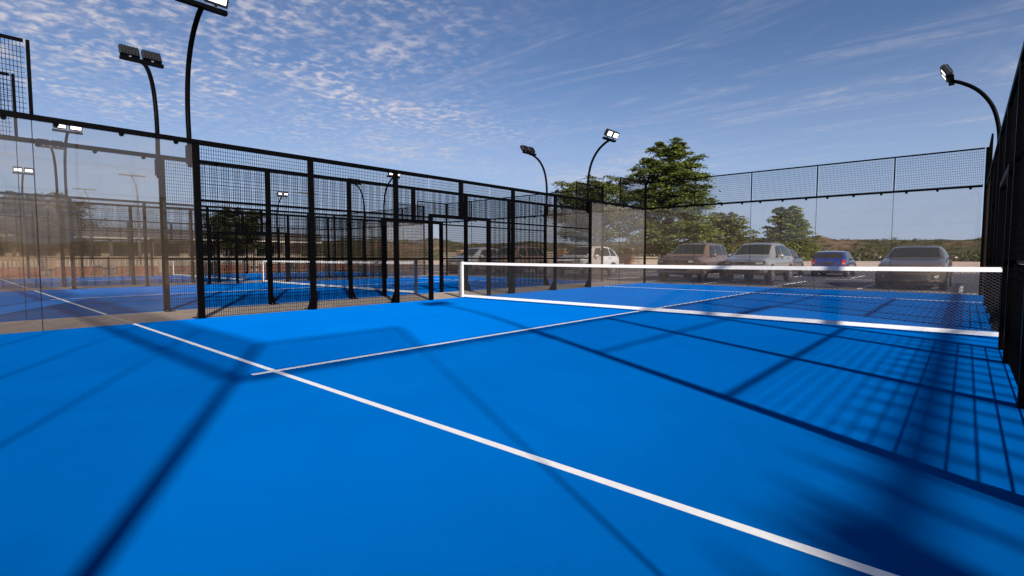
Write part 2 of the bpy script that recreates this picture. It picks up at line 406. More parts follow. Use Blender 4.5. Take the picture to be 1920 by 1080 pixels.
# note: local +y of end walls maps to world +x with a -90 degree turn
CN = {0: 'near court', -12: 'middle court', -24: 'farthest court'}
for x0 in COURTS:
    side_fence(x0, -1, {0: 'black mesh fence left of the nearest blue court, with open doorway by net', -12: 'mesh fence on the far side of the second blue court', -24: 'mesh fence on the far side of the third blue court, before the brick planters'}[x0])
    side_fence(x0 + 10.045, 1, {0: 'black mesh fence seen edge-on along the right edge of the picture', -12: 'black mesh fence just across the tiled lane behind the nearest fence', -24: 'mesh fence of the third blue court facing the second court'}[x0])
    end_wall(x0, 20, 1, {0: 'tall glass wall topped with mesh behind the nearest court, before parked cars', -12: 'glass wall topped with mesh at the car park end of the second court', -24: 'glass wall topped with mesh at the car park end of the third court'}[x0])
    end_wall(x0, 0, -1, {0: 'glass wall topped with mesh behind the camera on the nearest court', -12: 'glass wall topped with mesh at the near end of the second court', -24: 'glass wall topped with mesh at the near end of the third court'}[x0])

# ------------------------------------------------------------------ nets
def net_cords():
    b = MB(); z0, z1 = 0.085, 0.856; x0, x1 = 0.06, 10.07; s = 0.062; r = 0.0026
    def strand(p, q):
        p = Vector(p); q = Vector(q); d = (q - p).normalized(); u = Vector((0, 1, 0)) * r; w = d.cross(Vector((0, 1, 0))).normalized() * r
        b.add([p + u, p + w, p - u, p - w, q + u, q + w, q - u, q - w], [(0, 1, 5, 4), (1, 2, 6, 5), (2, 3, 7, 6), (3, 0, 4, 7)])
    k = x0 - (z1 - z0)
    slope = 0.62
    dx = (z1 - z0) / slope
    k = x0 - dx
    while k < x1:
        for sg in (1, -1):
            xa, xb = k, k + dx; za, zb = (z0, z1) if sg > 0 else (z1, z0)
            if xa < x0: za += (zb - za) * (x0 - xa) / dx; xa = x0
            if xb > x1:
                zb = za + (zb - za) * (x1 - xa) / (xb - xa); xb = x1
            if xb > xa + 0.01: strand((xa, 0.0008 * sg, za), (xb, 0.0008 * sg, zb))
        k += s
    return b
def band(z0, z1, sag=0.0):
    b = MB(); n = 20; vs = []; fs = []
    for i in range(n + 1):
        x = 0.012 + 10.06 * i / n; dz = -sag * (1 - ((x - 5) / 5) ** 2)
        vs += [(x, -0.008, z0 + dz), (x, 0.008, z0 + dz), (x, 0.008, z1 + dz), (x, -0.008, z1 + dz)]
    for i in range(n):
        for k in range(4): fs.append((i * 4 + k, i * 4 + (k + 1) % 4, i * 4 + 4 + (k + 1) % 4, i * 4 + 4 + k))
    fs += [(3, 2, 1, 0), (n * 4, n * 4 + 1, n * 4 + 2, n * 4 + 3)]
    return b.add(vs, fs)
NETL = {0: 'padel net with white bands stretched across the nearest blue court', -12: 'padel net with white bands across the second blue court', -24: 'padel net with white bands across the third blue court'}
for x0 in COURTS:
    N = thing('padel_net', NETL[x0], 'net', (x0, 10, 0), group='padel nets')
    for k in (-1, 1):
        p = part('net_post', (), lambda: MB().cbox(-0.035, 0.035, -0.035, 0.035, 0, 0.93, 0.006), 'galvanised', N, (-0.035 if k < 0 else 10.125, 0, 0))
        part('post_cap', (), lambda: MB().cbox(-0.04, 0.04, -0.04, 0.04, 0.9305, 0.95, 0.006), 'black_steel', p)
        if k < 0: part('side_band', (), lambda: MB().box(-0.028, 0.028, -0.0095, 0.0095, 0.02, 0.925), 'net_band', N, (5 + k * 4.955, 0, 0))
    part('net_cords', (), net_cords, 'net_cord', N, stuff=True)
    part('top_band', (), lambda: band(0.855, 0.915, 0.02), 'net_band', N)
    part('bottom_band', (), lambda: band(0.03, 0.085), 'net_band', N)

# ------------------------------------------------------------------ floodlights
PROF = [(-0.10, 2.55), (-0.10, 3.05), (-0.115, 3.35), (-0.105, 3.65), (-0.06, 3.95), (0.02, 4.22), (0.15, 4.46), (0.32, 4.66), (0.54, 4.82), (0.72, 4.90)]
def smoothline(pts, n):
    out = []
    for i in range(len(pts) - 1):
        p0, p1, p2, p3 = pts[max(i - 1, 0)], pts[i], pts[i + 1], pts[min(i + 2, len(pts) - 1)]
        for k in range(n):
            t = k / n
            out.append(tuple(0.5 * (2 * b + (c - a) * t + (2 * a - 5 * b + 4 * c - d) * t * t + (3 * b - a - 3 * c + d) * t ** 3) for a, b, c, d in zip(p0, p1, p2, p3)))
    out.append(pts[-1]); return out
LAMPY = (3.94, 16.0)
def floodlight(x, y, s, label):
    # s = direction over the court (+1 or -1 along x)
    rz = 0 if s > 0 else R(180)
    T = thing('floodlight_pole', label, 'floodlight', (x, y, 0), (0, 0, rz), group='curved floodlight poles on the court fences')
    part('pole', (), lambda: MB().tube([(a, 0, z) for a, z in smoothline(PROF, 4)], 0.038, 12), 'black_steel', T)
    part('bracket', (), lambda: MB().box(-0.145, -0.052, -0.05, 0.05, 2.60, 2.90), 'black_steel', T)
    part('crossbar', (), lambda: MB().cbox(0.66, 0.76, -0.36, 0.36, 4.885, 4.95, 0.01), 'black_steel', T)
    for k in (-0.185, 0.185):
        L = part('lamp_head', (), lambda: MB().cbox(-0.045, 0.045, -0.16, 0.16, -0.115, 0.115, 0.012), 'lamp_body', T, (0.80, k, 5.085), (0, R(32), 0))
        part('lens', (), lambda: MB().box(0.046, 0.050, -0.130, 0.130, -0.072, 0.072), 'lamp_face', L)
        part('frame', (), lambda: MB().box(0.046, 0.058, -0.157, -0.1305, -0.112, 0.103).box(0.046, 0.058, 0.1305, 0.157, -0.112, 0.103).box(0.046, 0.058, -0.130, 0.130, -0.112, -0.0725).box(0.046, 0.058, -0.130, 0.130, 0.0725, 0.103), 'lamp_body', L)
        for f in range(6):
            part('cooling_fin', (), lambda: MB().box(-0.075, -0.046, -0.003, 0.003, -0.10, 0.09), 'lamp_body', L, (0, -0.125 + 0.05 * f, 0))
        part('yoke', (), lambda: MB().box(-0.012, 0.012, -0.02, 0.02, -0.15, -0.05), 'bolt', T, (0.75, k, 5.09))
FL = {(0, 0, 1): 'tall curved floodlight pole on the nearest fence, top cut by picture edge', (0, 1, 1): 'curved floodlight pole with lit lamps beside the big tree',
      (0, 0, -1): 'floodlight pole on the right fence beside the camera', (0, 1, -1): 'floodlight arching in over the fence at the right edge of the picture',
      (-12, 0, 1): 'curved floodlight with bright lamps seen through glass, leaning right', (-12, 1, 1): 'small lit floodlight behind the mesh above the second doorway, leaning right',
      (-12, 0, -1): 'curved floodlight with dark lamp backs leaning left, beside the tallest pole', (-12, 1, -1): 'curved floodlight with dark lamp back leaning left, near the tree',
      (-24, 0, 1): 'smallest lit floodlight seen through the leftmost glass', (-24, 1, 1): 'lit floodlight seen through mesh above the pine at left',
      (-24, 0, -1): 'floodlight with dark lamp backs seen through glass, leaning left', (-24, 1, -1): 'floodlight with dark lamp back seen through mesh left of the second doorway'}
for x0 in COURTS:
    for i, y in enumerate(LAMPY):
        floodlight(x0, y, 1, FL[(x0, i, 1)]); floodlight(x0 + 10, y, -1, FL[(x0, i, -1)])

# tall picket fence on the sunny side of the terrace
PF = thing('picket_fence', 'tall dark picket fence bordering the red paved terrace', 'fence', (14.15, 0, 0))
for k in range(76):
    part('picket', (), lambda: MB().box(-0.02, 0.02, -0.026, 0.026, 0.0, 3.0), 'black_steel', PF, (0, -3.5 + 0.40 * k, 0))
for a in range(6):
    part('fence_rail', (), lambda: MB().box(-0.03, 0.03, 0, 5.0, 0, 0.11), 'black_steel', PF, (0.055, -3.6 + 5.002 * a, 2.74))
part('pillar', (), lambda: MB().cbox(-0.12, 0.12, -0.12, 0.12, 0, 3.15, 0.02), 'black_steel', PF, (0.45, 0.50, 0))

# ------------------------------------------------------------------ cars
def interp(tab, s):
    if s <= tab[0][0]: return tab[0][1]
    for (a, va), (b, vb) in zip(tab, tab[1:]):
        if s <= b:
            t = (s - a) / (b - a) if b > a else 0
            t = t * t * (3 - 2 * t) if False else t
            return va + (vb - va) * t
    return tab[-1][1]
class Car:
    # local frame: front at -y, origin below the middle of the front bumper, x to the car's side
    def __init__(s, L, W, top, belt, plan, zb=0.24, tumble=0.20, fcurve=0.24, rcurve=0.14):
        s.L, s.W, s.top, s.belt, s.plan, s.zb, s.tumble, s.fc, s.rc = L, W, top, belt, plan, zb, tumble, fcurve, rcurve
    def bend(s, x, d):
        w = s.W / 2
        return s.fc * (x / w) ** 2 * math.exp(-max(d, 0) / 0.6) - s.rc * (x / w) ** 2 * math.exp(-max(s.L - d, 0) / 0.5)
    def section(s, d):
        w = s.W / 2 * interp(s.plan, d); T = interp(s.top, d); B = min(interp(s.belt, d), T - 0.015)
        e = min(d, s.L - d); zb = s.zb + 0.10 * max(0, 1 - e / 0.35) ** 2
        h = T - B; g = min(1, h / 0.5)
        rw = w * (0.955 - s.tumble * g - 0.05 * (1 - g))
        k = [(0, zb), (0.80 * w, zb), (0.955 * w, zb + 0.06), (0.99 * w, zb + 0.2), (w, 0.5 * (zb + B) + 0.08), (0.985 * w, B - 0.06), (0.955 * w, B),
             (0.955 * w + (rw - 0.955 * w) * 0.5 + 0.02 * g, B + 0.5 * h * 0.86 + 0.0), (rw, B + h * 0.86), (rw - 0.07 * w, B + h * 0.965), (rw * 0.62, T), (0, T + 0.012)]
        return k
    def S(s, d, t, sgn=1):
        k = s.section(d); i = min(int(t), len(k) - 2); f = t - i
        x = (k[i][0] + (k[i + 1][0] - k[i][0]) * f) * sgn; z = k[i][1] + (k[i + 1][1] - k[i][1]) * f
        return Vector((x, d + s.bend(x, d), z))
    def patch(s, name, parent, material, d0, d1, t0, t1, sgn=1, off=0.006, nd=6, nt=4, full=False, d0t=None, d1t=None):
        b = MB(); cols = []
        for i in range(nd + 1):
            col = []
            for j in range(nt + 1):
                tt = t0 + (t1 - t0) * j / nt
                a0 = d0 if d0t is None else d0 + (d0t - d0) * j / nt
                a1 = d1 if d1t is None else d1 + (d1t - d1) * j / nt
                d = a0 + (a1 - a0) * i / nd
                p = s.S(d, tt, sgn); e = 0.01
                du = s.S(min(d + e, s.L), tt, sgn) - s.S(max(d - e, 0), tt, sgn); dv = s.S(d, min(tt + e, 10.999), sgn) - s.S(d, max(tt - e, 0), sgn)
                n = dv.cross(du) if sgn < 0 else du.cross(dv)
                n = n.normalized() if n.length > 1e-9 else Vector((0, 0, 1))
                mid = Vector((0, d, 0.7))
                if (p - mid).dot(n) < 0: n = -n
                col.append(p + n * off)
            cols.append(col)
        if full:
            cols = [c + [Vector((-p.x, p.y, p.z)) for p in reversed(c[:-1])] for c in cols]
        m = len(cols[0]); vs = [p for c in cols for p in c]
        fs = [(i * m + j, (i + 1) * m + j, (i + 1) * m + j + 1, i * m + j + 1) for i in range(nd) for j in range(m - 1)]
        b.add(vs, fs, True); o = ob(name, b, material, parent)
        return o
    def face(s, name, parent, material, x0, x1, z0, z1, end=0, off=0.01, th=0.03, n=8, skew=0.0, lean=0.0):
        # curved plate on the nose (end=0) or the tail (end=1)
        b = MB(); vs = []; d = 0 if end == 0 else s.L; sg = -1 if end == 0 else 1
        for i in range(n + 1):
            x = x0 + (x1 - x0) * i / n; y = d + s.bend(x, d)
            za = z0 + skew * i / n; zc = z1 + skew * i / n
            vs += [(x, y + sg * off, za), (x, y + sg * off + lean, zc), (x, y - sg * th + lean, zc), (x, y - sg * th, za)]
        fs = [(i * 4 + k, i * 4 + (k + 1) % 4, i * 4 + 4 + (k + 1) % 4, i * 4 + 4 + k) for i in range(n) for k in range(4)] + [(0, 1, 2, 3), (n * 4 + 3, n * 4 + 2, n * 4 + 1, n * 4)]
        return ob(name, b.add(vs, fs), material, parent)
    def body(s, parent, material):
        ds = sorted(set([0, 0.015, 0.04, 0.08, 0.14, 0.22] + [s.L - q for q in (0, 0.015, 0.04, 0.08, 0.14, 0.22)] + [s.L * i / 46 for i in range(1, 46)] + [a for a, _ in s.top]))
        ds = [d for d in ds if 0 <= d <= s.L]
        b = MB(); vs = []; m = 0
        for d in ds:
            k = [s.S(d, t) for t in range(12)]; ring = k + [Vector((-p.x, p.y, p.z)) for p in reversed(k[1:-1])]; m = len(ring); vs += ring
        fs = []
        for i in range(len(ds) - 1):
            for j in range(m): fs.append((i * m + j, (i + 1) * m + j, (i + 1) * m + (j + 1) % m, i * m + (j + 1) % m))
        b.add(vs, fs, True)
        for d in (0, s.L):
            k = s.section(d); q = 8; cv = []
            for x, z in k:
                for c in range(q + 1):
                    xx = x * (1 - 2 * c / q); cv.append((xx, d + s.bend(xx, d), z))
            b.add(cv, [(i * (q + 1) + c, i * (q + 1) + c + 1, (i + 1) * (q + 1) + c + 1, (i + 1) * (q + 1) + c) for i in range(len(k) - 1) for c in range(q)], True)
        o = ob('body', b, material, parent); return o

def wheel_mesh(r, w):
    def f():
        b = MB(); prof = [(r * 0.66, -w / 2), (r * 0.93, -w / 2), (r, -w / 2 + 0.03), (r, w / 2 - 0.03), (r * 0.93, w / 2), (r * 0.66, w / 2)]; n = 28; vs = []; fs = []
        for i in range(n):
            a = 2 * math.pi * i / n
            for (q, x) in prof: vs.append((x, q * math.cos(a), q * math.sin(a)))
        for i in range(n):
            for k in range(5): fs.append((i * 6 + k, i * 6 + k + 1, ((i + 1) % n) * 6 + k + 1, ((i + 1) % n) * 6 + k))
        return b.add(vs, fs, True)
    return f
def rim_mesh(r, w, sp):
    def f():
        b = MB(); q = r * 0.665; n = 24
        b.tube([(w / 2 - 0.075, 0, 0), (w / 2 - 0.07, 0, 0)], q, n, smooth=False)
        for i in range(sp):
            a = 2 * math.pi * i / sp; c, s_ = math.cos(a), math.sin(a); hw = 0.035
            pts = []
            for (rr, ww, x) in ((0.03, hw, w / 2 - 0.01), (q * 0.97, hw * 0.75, w / 2 - 0.012)):
                for sgn in (-1, 1): pts += [(x, rr * c - sgn * ww * s_, rr * s_ + sgn * ww * c), (x - 0.05, rr * c - sgn * ww * s_, rr * s_ + sgn * ww * c)]
            b.add(pts, [(0, 2, 6, 4), (1, 5, 7, 3), (0, 4, 5, 1), (2, 3, 7, 6), (4, 6, 7, 5), (0, 1, 3, 2)])
        b.tube([(w / 2 - 0.05, 0, 0), (w / 2 + 0.005, 0, 0)], 0.07, 12, smooth=False)
        ring = MB(); vs = []; fs = []
        for i in range(n):
            a = 2 * math.pi * i / n
            for (rr, x) in ((q, w / 2 - 0.004), (q * 0.92, w / 2 - 0.004), (q * 0.9, w / 2 - 0.06)): vs.append((x, rr * math.cos(a), rr * math.sin(a)))
        for i in range(n):
            for k in range(2): fs.append((i * 3 + k, i * 3 + k + 1, ((i + 1) % n) * 3 + k + 1, ((i + 1) % n) * 3 + k))
        return b.add(vs, fs)
    return f
def add_wheels(c, T, r, d1, d2, sp=5):
    hw = c.W / 2
    for d in (d1, d2):
        for sg in (1, -1):
            part('wheel_arch', (r,), lambda: MB().tube([(-0.05, 0, 0), (0.012, 0, 0)], r + 0.065, 24, smooth=False), 'car_black', T, (sg * (hw - 0.004), d, r + 0.01), (0, 0, 0 if sg > 0 else math.pi))
            w = bpy.data.objects.new('wheel', cached(('wheel_tyre', r), wheel_mesh(r, 0.23))); C.objects.link(w)
            if not w.data.materials: w.data.materials.append(M['tyre'])
            w.parent = T; w.location = (sg * (hw - 0.09), d, r - 0.002); w.rotation_euler = (0, 0, 0 if sg > 0 else math.pi)
            part('rim', (r, sp), rim_mesh(r, 0.23, sp), 'rim', w)
def mirrors(c, T, d, z, material, big=1.0):
    for sg in (1, -1):
        x = c.W / 2 * interp(c.plan, d) * 0.94
        m = MB(); n = 10; vs = []; fs = []
        prof = [(0.0, 0.0), (0.02, 0.6), (0.06, 0.95), (0.13, 1.0), (0.16, 0.92)]
        for (q, k) in prof:
            for i in range(n):
                a = 2 * math.pi * i / n; vs.append((sg * (x + 0.16 + 0.115 * big * k * math.cos(a)), d + q - 0.08, z + 0.075 * big * k * math.sin(a)))
        for i in range(len(prof) - 1):
            for k in range(n): fs.append((i * n + k, i * n + (k + 1) % n, (i + 1) * n + (k + 1) % n, (i + 1) * n + k))
        fs += [tuple(range(n)), tuple(range((len(prof) - 1) * n, len(prof) * n))]
        m.add(vs, fs, True)
        mo = ob('side_mirror', m, material, T)
        ob('mirror_arm', MB().box(min(sg * (x - 0.03), sg * (x + 0.07)), max(sg * (x - 0.03), sg * (x + 0.07)), d - 0.02, d + 0.05, z - 0.06, z - 0.02), 'car_black', mo)
def handles(c, T, ds, material='chrome'):
    for d in ds:
        for sg in (1, -1):
            p = c.S(d, 5.3, sg); ob('door_handle', MB().box(p.x - 0.012, p.x + 0.022 * sg if sg > 0 else p.x + 0.012, p.y - 0.09, p.y + 0.09, p.z - 0.012, p.z + 0.014) if sg > 0 else MB().box(p.x - 0.022, p.x + 0.012, p.y - 0.09, p.y + 0.09, p.z - 0.012, p.z + 0.014), material, T)
def side_lines(c, T, ds, t0=2.6, t1=6.0):
    for d in ds:
        for sg in (1, -1): c.patch('door_gap', T, 'car_black', d, d + 0.012, t0, t1, sg, 0.004, 1, 6)
def frontlamp(c, T, x0, x1, z0, z1, sk, th=0.05):
    for sg in (1, -1):
        h = c.face('headlight', T, 'car_black', sg * x0, sg * x1, z0, z1, 0, 0.012, th, 6, sk)
        w = x1 - x0
        c.face('lens', h, 'lamp_glass', sg * (x0 + 0.12 * w), sg * (x0 + 0.88 * w), z0 + 0.2 * (z1 - z0) + sk * 0.12, z1 - 0.18 * (z1 - z0) + sk * 0.12, 0, 0.018, 0.0, 5, sk * 0.76)
def taillamp(c, T, x0, x1, z0, z1):
    for sg in (1, -1):
        h = c.face('tail_light', T, 'tail_red', sg * x0, sg * x1, z0, z1, 1, 0.015, 0.06, 4)
        c.face('lens', h, 'lamp_glass', sg * (x0 + 0.2 * (x1 - x0)), sg * (x0 + 0.8 * (x1 - x0)), z0 + 0.04, z0 + 0.10, 1, 0.022, 0.0, 3)

def boxy_suv(loc, rz, label, material='paint_brown'):
    T = thing('parked_suv', label, 'car', loc, (0, 0, R(rz)), group='cars parked beyond the courts')
    L, W = 4.78, 1.92
    c = Car(L, W, [(0, 0.93), (0.03, 1.0), (0.12, 1.035), (1.15, 1.13), (1.32, 1.15), (2.02, 1.66), (2.25, 1.715), (3.2, 1.735), (4.1, 1.70), (4.35, 1.62), (4.62, 1.15), (4.74, 1.05), (L, 0.9)],
            [(0, 0.90), (0.3, 0.98), (1.3, 1.06), (4.2, 1.11), (4.6, 1.08), (L, 0.86)], [(0, 0.90), (0.06, 0.93), (0.3, 0.975), (0.7, 1.0), (4.0, 1.0), (4.5, 0.97), (L, 0.90)], 0.30, 0.20, 0.20, 0.12)
    c.body(T, material); add_wheels(c, T, 0.375, 0.92, 3.83, 5)
    c.patch('windscreen', T, 'car_glass', 1.40, 2.0, 9.15, 11.0, 1, 0.006, 6, 3, True)
    c.patch('rear_window', T, 'car_glass', 4.37, 4.58, 9.2, 11.0, 1, 0.006, 4, 3, True)
    for sg in (1, -1):
        c.patch('side_window', T, 'car_glass', 1.70, 2.62, 6.25, 7.9, sg, 0.006, 6, 4, d0t=2.08, d1t=2.62)
        c.patch('side_window', T, 'car_glass', 2.72, 3.55, 6.25, 7.9, sg, 0.006, 5, 4)
        c.patch('side_window', T, 'car_glass', 3.65, 4.28, 6.25, 7.9, sg, 0.006, 5, 4, d1t=4.10)
        c.patch('roof_rail', T, 'chrome', 2.2, 4.0, 9.02, 9.18, sg, 0.03, 8, 1)
        c.patch('side_cladding', T, 'car_black', 1.36, 3.36, 2.0, 2.9, sg, 0.008, 6, 3)
    g = c.face('grille', T, 'car_black', -0.50, 0.50, 0.80, 0.95, 0, 0.012, 0.04)
    for i in range(7):
        x = -0.42 + 0.14 * i; c.face('grille_slot', g, 'chrome', x - 0.058, x + 0.058, 0.815, 0.94, 0, 0.020, 0.0, 2)
        c.face('slot_opening', g, 'car_black', x - 0.042, x + 0.042, 0.83, 0.925, 0, 0.024, 0.0, 2)
    frontlamp(c, T, 0.53, 0.84, 0.80, 0.94, 0.01, 0.10)
    c.face('lower_intake', T, 'car_black', -0.52, 0.52, 0.47, 0.60, 0, 0.012, 0.04)
    for sg in (1, -1):
        f = c.face('fog_lamp', T, 'car_black', sg * 0.56, sg * 0.78, 0.63, 0.72, 0, 0.012, 0.05, 4); c.face('lens', f, 'lamp_glass', sg * 0.62, sg * 0.72, 0.645, 0.705, 0, 0.018, 0, 2)
    c.face('skid_plate', T, 'chrome', -0.75, 0.75, 0.405, 0.45, 0, 0.025, 0.05)
    taillamp(c, T, 0.60, 0.82, 0.90, 1.04); mirrors(c, T, 1.78, 1.16, material, 1.1); handles(c, T, (2.5, 3.45), material); side_lines(c, T, (1.62, 2.67, 3.6))
    return T
def round_suv(loc, rz, label, material='paint_silver'):
    T = thing('parked_suv', label, 'car', loc, (0, 0, R(rz)), group='cars parked beyond the courts')
    L, W = 4.52, 1.82
    c = Car(L, W, [(0, 0.82), (0.03, 0.90), (0.14, 0.96), (0.9, 1.10), (1.05, 1.13), (1.85, 1.60), (2.1, 1.66), (2.8, 1.69), (3.5, 1.63), (3.95, 1.48), (4.2, 1.30), (4.4, 1.05), (4.48, 0.98), (L, 0.82)],
            [(0, 0.80), (0.3, 0.92), (1.1, 1.02), (4.0, 1.08), (4.35, 1.02), (L, 0.8)], [(0, 0.86), (0.06, 0.90), (0.3, 0.96), (0.7, 1.0), (3.7, 1.0), (4.3, 0.96), (L, 0.88)], 0.36, 0.21, 0.28, 0.16)
    c.body(T, material); add_wheels(c, T, 0.36, 0.86, 3.5, 7)
    c.patch('windscreen', T, 'car_glass', 1.12, 1.84, 9.15, 11.0, 1, 0.006, 6, 3, True)
    c.patch('rear_window', T, 'car_glass', 4.0, 4.3, 9.2, 11.0, 1, 0.006, 4, 3, True)
    for sg in (1, -1):
        c.patch('side_window', T, 'car_glass', 1.42, 2.42, 6.25, 7.9, sg, 0.006, 6, 4, d0t=1.9)
        c.patch('side_window', T, 'car_glass', 2.50, 3.25, 6.25, 7.9, sg, 0.006, 5, 4)
        c.patch('side_window', T, 'car_glass', 3.32, 4.0, 6.25, 7.85, sg, 0.006, 5, 4, d1t=3.74)
        c.patch('side_cladding', T, 'car_black', 1.28, 3.06, 2.0, 3.0, sg, 0.010, 6, 3)
    g = c.face('grille', T, 'car_black', -0.42, 0.42, 0.78, 0.875, 0, 0.012, 0.05)
    c.face('grille_bar', g, 'chrome', -0.40, 0.40, 0.815, 0.84, 0, 0.022, 0.0)
    frontlamp(c, T, 0.46, 0.80, 0.74, 0.88, 0.03, 0.13)
    c.face('lower_intake', T, 'car_black', -0.62, 0.62, 0.47, 0.60, 0, 0.014, 0.04)
    c.face('bumper_cladding', T, 'car_black', -0.78, 0.78, 0.40, 0.46, 0, 0.02, 0.08)
    for sg in (1, -1):
        f = c.face('fog_lamp', T, 'car_black', sg * 0.62, sg * 0.76, 0.50, 0.59, 0, 0.02, 0.05, 3); c.face('lens', f, 'lamp_glass', sg * 0.65, sg * 0.73, 0.515, 0.575, 0, 0.026, 0, 2)
    c.face('number_plate', T, 'plate', -0.26, 0.26, 0.63, 0.735, 0, 0.014, 0.01)
    taillamp(c, T, 0.62, 0.80, 0.85, 1.15); mirrors(c, T, 1.55, 1.13, material, 1.15); handles(c, T, (2.25, 3.1), 'car_black'); side_lines(c, T, (1.33, 2.46, 3.28))
    return T
def sedan(loc, rz, label, material='paint_graphite'):
    T = thing('parked_sedan', label, 'car', loc, (0, 0, R(rz)), group='cars parked beyond the courts')
    L, W = 4.80, 1.86
    c = Car(L, W, [(0, 0.70), (0.03, 0.76), (0.15, 0.82), (0.6, 0.93), (1.25, 1.02), (1.40, 1.04), (2.15, 1.40), (2.4, 1.455), (2.9, 1.465), (3.4, 1.43), (4.1, 1.14), (4.3, 1.10), (4.74, 1.05), (4.78, 0.98), (L, 0.8)],
            [(0, 0.68), (0.3, 0.80), (1.3, 0.93), (4.0, 0.99), (4.6, 0.97), (L, 0.78)], [(0, 0.84), (0.06, 0.89), (0.3, 0.955), (0.8, 1.0), (4.0, 1.0), (4.5, 0.96), (L, 0.88)], 0.20, 0.23, 0.36, 0.20)
    c.body(T, material); add_wheels(c, T, 0.33, 0.95, 3.72, 10)
    c.patch('windscreen', T, 'car_glass', 1.46, 2.13, 9.1, 11.0, 1, 0.006, 6, 3, True)
    c.patch('rear_window', T, 'car_glass', 3.46, 4.02, 9.15, 11.0, 1, 0.006, 4, 3, True)
    for sg in (1, -1):
        c.patch('side_window', T, 'car_glass', 1.75, 2.66, 6.25, 7.9, sg, 0.006, 6, 4, d0t=2.25)
        c.patch('side_window', T, 'car_glass', 2.74, 3.62, 6.25, 7.9, sg, 0.006, 5, 4, d1t=3.4)
        f = c.face('fog_lamp_bezel', T, 'car_black', sg * 0.58, sg * 0.80, 0.36, 0.52, 0, 0.014, 0.06, 4, 0.02); c.face('lens', f, 'lamp_glass', sg * 0.64, sg * 0.74, 0.40, 0.48, 0, 0.02, 0, 2, 0.02)
        c.face('bumper_blade', T, material, sg * 0.50, sg * 0.80, 0.285, 0.345, 0, 0.035, 0.05, 4, 0.02)
    g = c.face('grille', T, 'car_black', -0.42, 0.42, 0.60, 0.70, 0, 0.012, 0.04)
    for z in (0.625, 0.66): c.face('grille_bar', g, 'chrome', -0.40, 0.40, z, z + 0.012, 0, 0.018, 0)
    c.face('badge', g, 'chrome', -0.05, 0.05, 0.615, 0.69, 0, 0.026, 0.0, 2)
    frontlamp(c, T, 0.46, 0.83, 0.60, 0.70, 0.04, 0.16)
    c.face('lower_intake', T, 'car_black', -0.46, 0.46, 0.36, 0.50, 0, 0.012, 0.04)
    taillamp(c, T, 0.55, 0.80, 0.78, 0.92); mirrors(c, T, 1.85, 1.05, material); handles(c, T, (2.55, 3.5), material); side_lines(c, T, (1.68, 2.70, 3.62))
    return T
def hatch(loc, rz, label, material, roof=None, L=3.72, W=1.68, H=1.41):
    T = thing('parked_hatchback', label, 'car', loc, (0, 0, R(rz)), group='cars parked beyond the courts')
    k = H / 1.41; q = L / 3.72
    c = Car(L, W, [(0, 0.70 * k), (0.04, 0.80 * k), (0.14, 0.86 * k), (0.95 * q, 0.98 * k), (1.05 * q, 1.0 * k), (1.55 * q, 1.33 * k), (1.75 * q, 1.395 * k), (2.4 * q, 1.41 * k), (3.2 * q, 1.36 * k), (3.34 * q, 1.30 * k), (3.58 * q, 0.98 * k), (3.66 * q, 0.92 * k), (L, 0.78 * k)],
            [(0, 0.68 * k), (0.3, 0.82 * k), (1.0, 0.90 * k), (3.3 * q, 0.94 * k), (3.58 * q, 0.92 * k), (L, 0.75 * k)], [(0, 0.86), (0.3, 0.965), (0.6, 1.0), (3.2 * q, 1.0), (L, 0.92)], 0.20, 0.17, 0.24, 0.10)
    c.body(T, material); add_wheels(c, T, 0.31, 0.66 * q, 3.08 * q, 8)
    c.patch('windscreen', T, 'car_glass', 1.1 * q, 1.54 * q, 9.1, 11.0, 1, 0.006, 5, 3, True)
    c.patch('rear_window', T, 'car_glass', 3.36 * q, 3.55 * q, 9.15, 11.0, 1, 0.008, 4, 3, True)
    if roof: c.patch('roof_panel', T, roof, 1.66 * q, 3.26 * q, 8.95, 11.0, 1, 0.007, 8, 3, True)
    for sg in (1, -1):
        c.patch('side_window', T, 'car_glass', 1.35 * q, 2.35 * q, 6.25, 7.9, sg, 0.006, 6, 4, d0t=1.6 * q)
        c.patch('side_window', T, 'car_glass', 2.42 * q, 3.34 * q, 6.25, 7.9, sg, 0.006, 5, 4, d1t=3.2 * q)
    taillamp(c, T, 0.62, 0.80, 0.66 * k, 0.92 * k)
    c.face('number_plate', T, 'car_black', -0.30, 0.30, 0.66 * k, 0.78 * k, 1, 0.015, 0.01)
    b = c.face('rear_bumper', T, 'car_black', -0.80, 0.80, 0.30, 0.44, 1, 0.03, 0.06)
    c.face('tailgate_handle', T, 'chrome', -0.16, 0.16, 0.79 * k, 0.82 * k, 1, 0.025, 0.02)
    for sg in (1, -1):
        ob('exhaust_tip', MB().tube([(sg * 0.2, L - 0.05, 0.26), (sg * 0.2, L + 0.03, 0.26)], 0.035, 10), 'chrome', T)
    frontlamp(c, T, 0.48, 0.74, 0.62 * k, 0.76 * k, 0.02); c.face('grille', T, 'car_black', -0.4, 0.4, 0.5, 0.62, 0)
    mirrors(c, T, 1.42 * q, 0.99 * k, 'car_black'); handles(c, T, (2.2 * q,), 'chrome'); side_lines(c, T, (1.25 * q, 2.38 * q))
    return T
ZL = -0.03
boxy_suv((0.22, 22.35, ZL), 1.5, 'brown SUV with seven-slot grille, parked in front of the big tree')
round_suv((2.95, 22.5, ZL), -1.0, 'silver SUV with arched roof, parked right of the large brown SUV')
sedan((8.32, 21.75, ZL), -1.0, 'dark bronze sedan facing the court at right')
hatch((4.1, 36.75, ZL), 180.0, 'small blue hatchback with pale roof seen from behind', 'paint_blue', 'paint_white')
